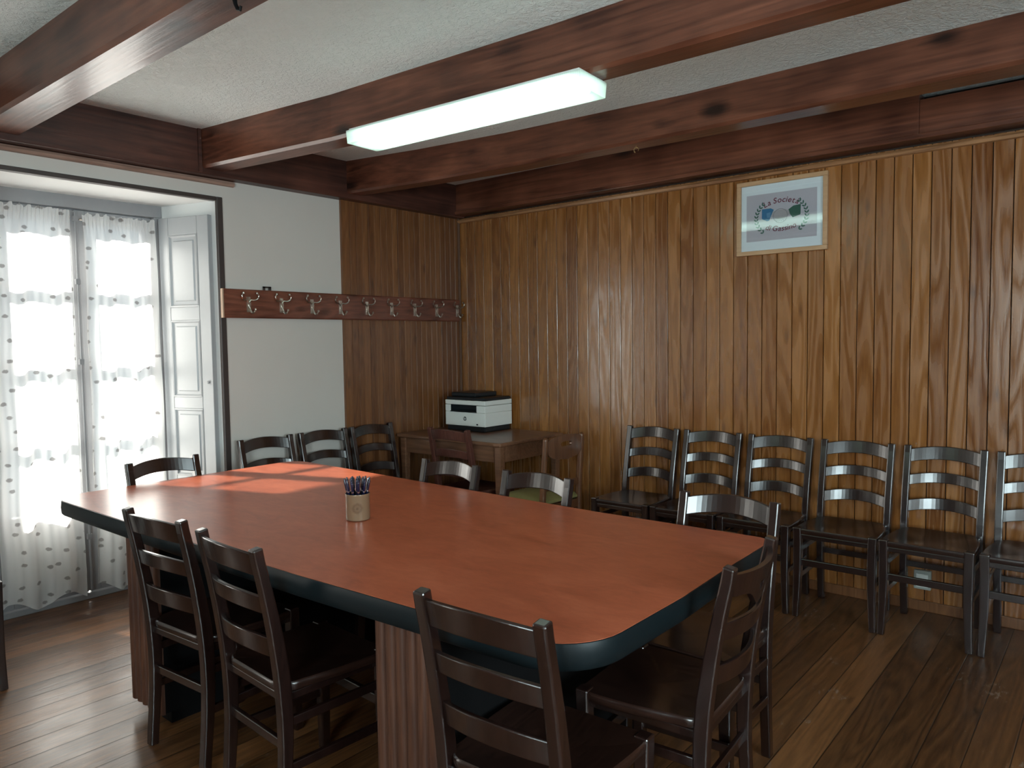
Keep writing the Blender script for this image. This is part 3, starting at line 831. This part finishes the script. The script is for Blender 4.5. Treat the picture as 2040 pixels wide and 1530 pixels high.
def seat_mb():
    out = []
    front = [(-0.160, 0.196), (0.160, 0.196)]
    pts = [(0.160, 0.200), (0.162, 0.168), (0.196, 0.164)]
    for k in range(9):
        t = k / 8; pts.append((0.198 + 0.006 * math.sin(PI * t) - 0.022 * t, 0.15 - 0.25 * t))
    for k in range(7):
        a = PI / 2 * k / 6; pts.append((0.116 + 0.060 * math.cos(a), -0.112 - 0.060 * math.sin(a)))
    left = [(-x, y) for x, y in reversed(pts)]
    outl = pts + left
    n = len(outl)
    cx, cy = 0, 0.02
    def ring(s, z): return [(cx + (x - cx) * s, cy + (y - cy) * s, z) for x, y in outl]
    b = MB(); T = 0.464
    b.loft([ring(0.94, T - 0.032), ring(0.985, T - 0.026), ring(1.0, T - 0.014), ring(0.995, T - 0.004), ring(0.975, T), ring(0.80, T - 0.004), ring(0.55, T - 0.010), ring(0.02, T - 0.012)])
    return b
PARTS = None
def chair(label, group, x, y, rz, wood_m=None, heart=False, name='ladderback_chair'):
    """front = +y in its own frame"""
    global PARTS
    root = thing(name, label, 'chair', (x, y, 0), rz, group)
    if PARTS is None:
        PARTS = []
        def keep(o): PARTS.append(o)
        pp = smooth_post()
        for s in (-1, 1):
            b = MB()
            pts = []; sz = []
            for yy, z in pp:
                t = z / 0.88
                pts.append((s * (0.166 + 0.004 * t), yy, z)); sz.append((0.034, 0.030 + 0.012 * math.exp(-((z - 0.46) / 0.25) ** 2)))
            b.sweep(pts, sz, (1, 0, 0))
            keep(b.build('back_post', M['chair'], None, bevel=0.005))
        for s in (-1, 1):
            b = MB(); pts = []; sz = []
            for k in range(9):
                z = 0.468 * k / 8
                c = 0.008 * (1 - z / 0.468) ** 2
                pts.append((s * (0.180 + 0.006 * (1 - z / 0.468) ** 2 - 0.004 * math.sin(PI * z / 0.468)), 0.183 + c, z)); sz.append((0.030 + 0.010 * min(1, z / 0.3), 0.032 + 0.008 * min(1, z / 0.3)))
            b.sweep(pts, sz, (1, 0, 0)); keep(b.build('leg', M['chair'], None, bevel=0.005))
        keep(seat_mb().build('seat', M['chair_seat'], None, smooth=True))
        b = MB(); b.box((-0.164, 0.172, 0.412), (0.164, 0.194, 0.436)); b.box((-0.174, -0.14, 0.412), (-0.154, 0.17, 0.436)); b.box((0.154, -0.14, 0.412), (0.174, 0.17, 0.436)); b.box((-0.155, -0.166, 0.412), (0.155, -0.148, 0.436))
        keep(b.build('seat_rail', M['chair'], None, bevel=0.003))
        for zc, h in ((0.828, 0.066), (0.704, 0.052), (0.573, 0.058)):
            keep(slat_mb(zc, h, 0.040, 0.018).build('back_slat', M['chair'], None, bevel=0.003))
        b = MB(); b.box((-0.166, 0.176, 0.272), (0.166, 0.194, 0.306)); keep(b.build('stretcher', M['chair'], None, bevel=0.003))
        b = MB(); b.box((-0.155, -0.163, 0.262), (0.155, -0.147, 0.292)); keep(b.build('stretcher', M['chair'], None, bevel=0.003))
        for s in (-1, 1):
            for z in (0.352, 0.215):
                b = MB(); b.box((s * 0.174 - 0.008, -0.155, z - 0.014), (s * 0.174 + 0.008, 0.175, z + 0.014)); keep(b.build('stretcher', M['chair'], None, bevel=0.003))
        for o in PARTS: o.parent = root
        return root
    for o in PARTS:
        if heart and o.name.startswith('back_slat'): continue
        c = o.copy(); COL.objects.link(c); c.parent = root
        if wood_m is not None and o.name.split('.')[0] != 'seat':
            pass
    if heart:
        hb = slat_mb(0.826, 0.060, 0.034, -0.004, tab=0.050).build('back_panel', M['chair'], root, bevel=0.002)
        hb['label'] = 'top back rail with a drop centre and a heart-shaped hole'
        cu = MB(); pts = []
        for k in range(24):
            a = 2 * PI * k / 24
            pts.append((0.0011 * 16 * math.sin(a) ** 3, 0.0011 * (13 * math.cos(a) - 5 * math.cos(2 * a) - 2 * math.cos(3 * a) - math.cos(4 * a)) + 0.795))
        cu.prism(pts, -0.45, 0.1, axis=1)
        ct = cu.build('cutter', M['chair'])
        md = hb.modifiers.new('hole', 'BOOLEAN'); md.object = ct; md.operation = 'DIFFERENCE'; md.solver = 'EXACT'
        ct.parent = hb
        hb.modifiers.move(1, 0)
        dg = bpy.context.evaluated_depsgraph_get(); dg.update()
        ct.parent = None
        dg.update()
        sav = root.matrix_world.copy()
        rl, rr_ = root.location.copy(), root.rotation_euler.copy()
        root.location = (0, 0, 0); root.rotation_euler = (0, 0, 0)
        bpy.context.view_layer.update()
        ev = hb.evaluated_get(bpy.context.evaluated_depsgraph_get())
        me = bpy.data.meshes.new_from_object(ev)
        hb.modifiers.clear(); hb.data = me
        bpy.data.objects.remove(ct, do_unlink=True)
        root.location = rl; root.rotation_euler = rr_
        for zc, h in ((0.700, 0.050), (0.580, 0.055)):
            slat_mb(zc, h, 0.036, 0.0).build('back_slat', M['chair'], root, bevel=0.003)
    return root
G1, G2, G3 = 'chairs along the panelled wall', 'chairs around the meeting table', 'chairs along the window wall'
D = math.radians
row = 'row of six dark ladder-back chairs against the panelled wall'
chair('dark ladder-back chair at the left end of the wall row, nearest the desk', G1, 1.776, -0.292, PI)
chair('second dark ladder-back chair from the desk in the row against the panelled wall', G1, 2.186, -0.290, PI)
chair('third dark ladder-back chair from the desk in the row against the panelled wall', G1, 2.602, -0.290, PI)
chair('fourth dark ladder-back chair from the desk in the wall row, right of the picture', G1, 3.022, -0.290, PI + D(0.6))
chair('fifth dark ladder-back chair from the desk in the row against the panelled wall', G1, 3.434, -0.288, PI + D(-0.8))
chair('dark ladder-back chair cut off by the picture edge, last in the wall row', G1, 3.848, -0.290, PI)
chair('black ladder-back chair seen from behind at the table side, nearest the window', G2, 1.593, -2.970, D(4))
chair('black ladder-back chair seen from behind, middle of three on the near table side', G2, 2.125, -2.985, D(-3.5))
chair('dark ladder-back chair seen from behind, covering the right-hand fluted pedestal', G2, 3.066, -2.945, D(2))
chair('ladder-back chair beyond the table, in front of the desk, its top rail shining', G2, 1.668, -2.062, PI + D(-1))
chair('ladder-back chair beyond the table, in front of the chair with the olive seat', G2, 2.200, -2.078, PI + D(-1))
chair('ladder-back chair beyond the table near its far right corner, before the wall row', G2, 3.045, -2.040, PI)
chair('ladder-back chair at the window end of the table, backed by the curtain', G2, 0.628, -2.590, -PI / 2 + D(2))
chair('dark ladder-back chair at the right end of the table, heart-shaped hole in its back', G2, 3.150, -2.445, PI / 2 + D(4.0), heart=True)
chair('dark ladder-back chair against the window wall, next to the window recess', G3, 0.297, -1.809, -PI / 2)
chair('dark ladder-back chair below the coat rack, where plaster meets panelling', G3, 0.297, -1.390, -PI / 2 + D(-1))
chair('shadowy ladder-back chair against the panelled stretch of window wall, beside the desk', G3, 0.300, -0.985, -PI / 2)
chair('dark chair left of the window, only a seat corner and front leg visible', G3, 0.310, -3.545, -PI / 2)
sc = chair('ladder-back chair pushed up to the desk below the printer, coloured redder for its lighting', 'chairs at the desk', 0.706, -0.632, 0.0)
for ch in kids(sc):
    ch.data = ch.data.copy(); ch.data.materials[0] = M['chair_lit']  # same wood as the other chairs, lighting put into the colour

# ------------------------------------------------------------------ desk in the corner
dk = thing('writing_desk', 'brown wooden desk in the panelled corner, carrying the printer', 'desk', (0.045, -0.030, 0), D(0.0))
DX, DY, DZ = 0.995, -0.700, 0.79
b = MB(); b.box((0, DY, DZ - 0.026), (DX, 0, DZ)); b.build('desktop', M['desk'], dk, bevel=0.008, segs=3)
b = MB(); b.box((0.05, DY + 0.030, DZ - 0.135), (DX - 0.05, DY + 0.050, DZ - 0.027)); b.box((0.05, -0.05, DZ - 0.135), (DX - 0.05, -0.03, DZ - 0.027))
b.box((0.03, DY + 0.05, DZ - 0.135), (0.05, -0.05, DZ - 0.027)); b.box((DX - 0.05, DY + 0.05, DZ - 0.135), (DX - 0.03, -0.05, DZ - 0.027)); b.build('apron', M['desk'], dk, bevel=0.003)
for lx in (0.045, DX - 0.045):
    for ly in (DY + 0.045, -0.045):
        b = MB(); b.sweep([(lx, ly, 0), (lx, ly, 0.5), (lx, ly, DZ - 0.14), (lx, ly, DZ - 0.0265)], [(0.034, 0.034), (0.046, 0.046), (0.052, 0.052), (0.054, 0.054)], (1, 0, 0)); b.build('leg', M['desk'], dk, bevel=0.007)

# ------------------------------------------------------------------ printer
pr = thing('printer', 'white multifunction printer with black scanner lid on the corner desk', 'printer', (0.380, -0.205, 0.79))
b = MB(); b.box((-0.190, -0.145, 0.0), (0.190, 0.140, 0.040)); b.build('base', M['printer_dark'], pr, bevel=0.008)
b = MB(); z0, z1 = 0.040, 0.228
b.box((-0.200, -0.152, z0), (0.200, 0.150, 0.140))                    # below the paper slot
b.box((-0.200, -0.152, 0.1405), (-0.145, 0.150, 0.192)); b.box((0.115, -0.152, 0.1405), (0.200, 0.150, 0.192)); b.box((-0.145, 0.02, 0.1405), (0.115, 0.150, 0.192))
b.build('body', M['printer'], pr, bevel=0.003)
b = MB(); b.box((-0.2005, -0.1525, 0.1945), (0.2005, 0.1505, z1)); b.build('scanner_bed', M['printer'], pr, bevel=0.004)
b = MB(); b.box((-0.144, -0.06, 0.1412), (0.114, 0.018, 0.1935)); b.box((-0.1445, -0.1505, 0.1412), (-0.140, -0.06, 0.1935)); b.box((0.110, -0.1505, 0.1412), (0.1145, -0.06, 0.1935)); b.box((-0.144, -0.158, 0.1405), (0.114, -0.05, 0.1475)); b.build('output_slot', M['printer_dark'], pr)
b = MB(); b.box((-0.193, -0.145, z1), (0.193, 0.145, 0.250)); b.box((-0.185, -0.10, 0.250), (0.060, 0.140, 0.281)); b.build('scanner_lid', M['printer_dark'], pr, bevel=0.006)
b = MB(); b.box((0.115, -0.1538, 0.050), (0.130, -0.1515, 0.060)); b.build('badge', M['printer_dark'], pr)
lg = MB(); cir = [(0.0155 * math.cos(2 * PI * k / 28), 0.093 + 0.0155 * math.sin(2 * PI * k / 28)) for k in range(28)]
lg.prism(cir, -0.1532, -0.1515, axis=1); logo = lg.build('logo', M['printer_dark'], pr)
vs_, fs_ = glyphs('hp', 0.025, 0.35)
cx_ = (max(p.x for p in vs_) + min(p.x for p in vs_)) / 2; cz_ = (max(p.y for p in vs_) + min(p.y for p in vs_)) / 2
lg = MB(); lg.add([(p.x - cx_, -0.1536, 0.093 + p.y - cz_) for p in vs_], fs_); lg.build('logo_letters', M['printer'], logo)
# cable hanging behind the desk front
b = MB(); b.tube([(0.935, -0.640, 0.70), (0.937, -0.642, 0.66), (0.950, -0.640, 0.61), (0.958, -0.630, 0.55), (0.952, -0.610, 0.48), (0.945, -0.50, 0.30), (0.940, -0.38, 0.02), (0.935, -0.25, 0.006), (0.93, -0.08, 0.006)], 0.0035, 6)
tag(b.build('power_cable', M['cable'], None, smooth=True), 'thin pale cable hanging below the desk beside its right front leg', 'cable')

# ------------------------------------------------------------------ turned chair with olive seat, beside the desk
ec = thing('wooden_chair', 'brown chair with rounded posts, slotted top board and olive seat, right of the desk', 'chair', (1.265, -0.600, 0), D(90 - 3))
for s in (-1, 1):
    b = MB(); pts = []; rr_ = []
    for k in range(15):
        z = 0.845 * k / 14; pts.append((s * 0.178, -0.165 - 0.030 * max(0, (z - 0.45) / 0.4) ** 1.3, z)); rr_.append(0.017 + 0.004 * math.sin(PI * z / 0.845))
    y = pts[-1][1]
    for dz, rf in ((0.006, 0.95), (0.013, 0.70), (0.017, 0.30)): pts.append((s * 0.178, y, 0.845 + dz)); rr_.append(0.018 * rf)
    b.tube(pts, rr_, 14); b.build('back_post', M['ecwood'], ec, smooth=True)
    b = MB(); b.tube([(s * 0.18, 0.175, 0), (s * 0.18, 0.175, 0.25), (s * 0.18, 0.175, 0.44)], [0.015, 0.020, 0.021], 14); b.build('leg', M['ecwood'], ec, smooth=True)
    b = MB(); b.tube([(s * 0.178, -0.165, 0.24), (s * 0.18, 0.175, 0.24)], 0.010, 10); b.build('stretcher', M['ecwood'], ec, smooth=True)
b = MB()   # top board with a slot, built as a ring of quads round the hole
outer = []; inner = []
N = 40
for k in range(N):
    a = 2 * PI * k / N; ca, sa = math.cos(a), math.sin(a)
    ex = 0.165 * (abs(ca) ** 0.25) * (1 if ca >= 0 else -1)
    top = 0.852 - 0.0 + 0.018 * (1 - (ex / 0.165) ** 2)
    bot = 0.745 - 0.030 * (1 - (ex / 0.165) ** 2)
    ez = (0.800 + (top - 0.800) * abs(sa) ** 0.35) if sa >= 0 else (0.800 - (0.800 - bot) * abs(sa) ** 0.35)
    outer.append((ex, ez))
    inner.append((0.052 * (abs(ca) ** 0.7) * (1 if ca >= 0 else -1), 0.812 + 0.016 * (abs(sa) ** 0.7) * (1 if sa >= 0 else -1)))
yb_ = lambda x: -0.194 - 0.012 * (1 - (x / 0.165) ** 2)
vv = []; ff = []
for lay in (0.009, -0.009):
    for P_ in (outer, inner):
        vv += [(x, yb_(x) + lay, z) for x, z in P_]
for k in range(N):
    k2 = (k + 1) % N
    ff += [(k, k2, N + k2, N + k), (2 * N + k, 3 * N + k, 3 * N + k2, 2 * N + k2), (k, 2 * N + k, 2 * N + k2, k2), (N + k, N + k2, 3 * N + k2, 3 * N + k)]
b.add(vv, ff); b.build('top_board', M['ecwood'], ec, smooth=True)
b = MB(); b.box((-0.168, -0.180, 0.53), (0.168, -0.164, 0.575)); b.build('back_slat', M['ecwood'], ec, bevel=0.006)
b = MB(); b.box((-0.17, 0.165, 0.385), (0.17, 0.188, 0.440)); b.box((-0.19, -0.15, 0.385), (-0.168, 0.17, 0.440)); b.box((0.168, -0.15, 0.385), (0.19, 0.17, 0.440)); b.box((-0.17, -0.175, 0.385), (0.17, -0.155, 0.440)); b.build('seat_rail', M['ecwood'], ec, bevel=0.005)
b = MB()
def rr_box(hx, hy, r, z): 
    return [(x, y + 0.01, z) for x, y in arc(hx - r, hy - r, r, 0, 90, 5) + arc(-hx + r, hy - r, r, 90, 180, 5) + arc(-hx + r, -hy + r, r, 180, 270, 5) + arc(hx - r, -hy + r, r, 270, 360, 5)]
b.loft([rr_box(0.172, 0.165, 0.02, 0.4405), rr_box(0.188, 0.182, 0.03, 0.450), rr_box(0.188, 0.182, 0.03, 0.462), rr_box(0.165, 0.160, 0.03, 0.480), rr_box(0.05, 0.05, 0.02, 0.486)])
b.build('seat', M['cushion'], ec, smooth=True)['label'] = 'olive green padded seat'

# ------------------------------------------------------------------ pen cup and pens
cupx, cupy = 1.900, -2.566
cp = tag(None or (lambda: (lambda b: (b.lathe([(0.040, 0.0), (0.0445, 0.003), (0.0455, 0.010), (0.0455, 0.094), (0.0470, 0.098), (0.0465, 0.101), (0.0440, 0.101), (0.0425, 0.096), (0.0420, 0.012), (0.010, 0.008)], n=40), b.build('pen_cup', M['cup'], None, smooth=True, loc=(cupx, cupy, TZ)))[1])(MB()))(), 'cream stoneware pen cup with a faded brown crest, on the red table', 'cup')
pb = MB(); pb.lathe([(0.0006, 0.0), (0.0022, 0.010), (0.0046, 0.020), (0.0046, 0.105), (0.0050, 0.106), (0.0050, 0.140), (0.0036, 0.144), (0.0034, 0.150), (0.001, 0.152)], n=10)
pen0 = pb.build('pen', M['pen'], None, smooth=True)
cb = MB(); cb.box((-0.0018, 0.0052, 0.104), (0.0018, 0.0066, 0.146)); cb.box((-0.0018, 0.002, 0.141), (0.0018, 0.0066, 0.146)); clip0 = cb.build('clip', M['pen_clip'], pen0)
tb_ = MB(); tb_.lathe([(0.0052, 0.1005), (0.0053, 0.102), (0.0053, 0.104), (0.0052, 0.1055)], n=10); ring0 = tb_.build('ring', M['pen_clip'], pen0)
PEN_L = 'dark navy ballpoint pen with silver clip, standing in the cream cup'
rp = random.Random(5)
spots = [(0.0, 0.0)] + [(0.013, k * 60 + 20) for k in range(6)] + [(0.0225, k * 32.7) for k in range(11)]
for i, sp in enumerate(spots):
    if i == 0: x_, y_, r_, a_ = 0, 0, 0, 0
    else: r_, a_ = sp[0], D(sp[1]); x_, y_ = r_ * math.cos(a_), r_ * math.sin(a_)
    o = pen0 if i == 0 else copy_tree(pen0)
    tag(o, PEN_L, 'pen', 'pens in the cream cup')
    lean = 1.36 if r_ > 0.02 else 1.3
    foot = Vector((cupx + x_ * 0.80, cupy + y_ * 0.80, TZ + 0.0095)); top = Vector((cupx + x_ * lean * 1.48, cupy + y_ * lean * 1.48, TZ + 0.150 + rp.uniform(-0.008, 0.004)))
    dv = (top - foot)
    o.location = foot; o.rotation_mode = 'QUATERNION'
    q1 = dv.to_track_quat('Z', 'Y'); from_axis = Vector((0, 0, 1))
    o.rotation_quaternion = q1 @ Matrix.Rotation(rp.uniform(0, 6.28), 4, 'Z').to_quaternion()

# ------------------------------------------------------------------ small things
b = MB(); ring = []
for k in range(17):
    a = PI * 1.5 * k / 16 - PI * 0.25
    ring.append((0.014 * math.cos(a), 0.0, -0.020 + 0.012 * math.sin(a)))
b.tube(ring, 0.0022, 6); b.tube([(0, 0, 0), (0, 0, -0.009)], 0.0030, 6); b.tube([(-0.012, 0, -0.026), (-0.006, 0, -0.034)], 0.004, 6)
tag(b.build('ceiling_hook', M['brass'], None, smooth=True, loc=(2.10, -0.82, 2.4735)), 'small brass ring hook screwed under the third ceiling beam', 'hook')
b = MB(); b.tube([(0, 0, 0.0), (0.004, 0.0, -0.014), (0.012, 0.002, -0.030), (0.020, 0.004, -0.034), (0.026, 0.004, -0.024)], [0.007, 0.006, 0.006, 0.005, 0.004], 8)
tag(b.build('ceiling_hook', M['black'], None, smooth=True, loc=(2.115, -3.135, 2.450)), 'black iron hook under the ceiling beam at the top left', 'hook')
wo = thing('wall_socket', 'grey socket box low on the panelled wall behind the fifth chair', 'socket', (3.338, -0.004, 0.160))
b = MB(); b.box((-0.040, -0.030, -0.040), (0.040, 0.0, 0.060)); b.build('box', M['socket'], wo, bevel=0.004)
b = MB(); b.box((-0.028, -0.034, -0.026), (0.028, -0.030, 0.042)); b.build('face_plate', M['printer'], wo, bevel=0.002)
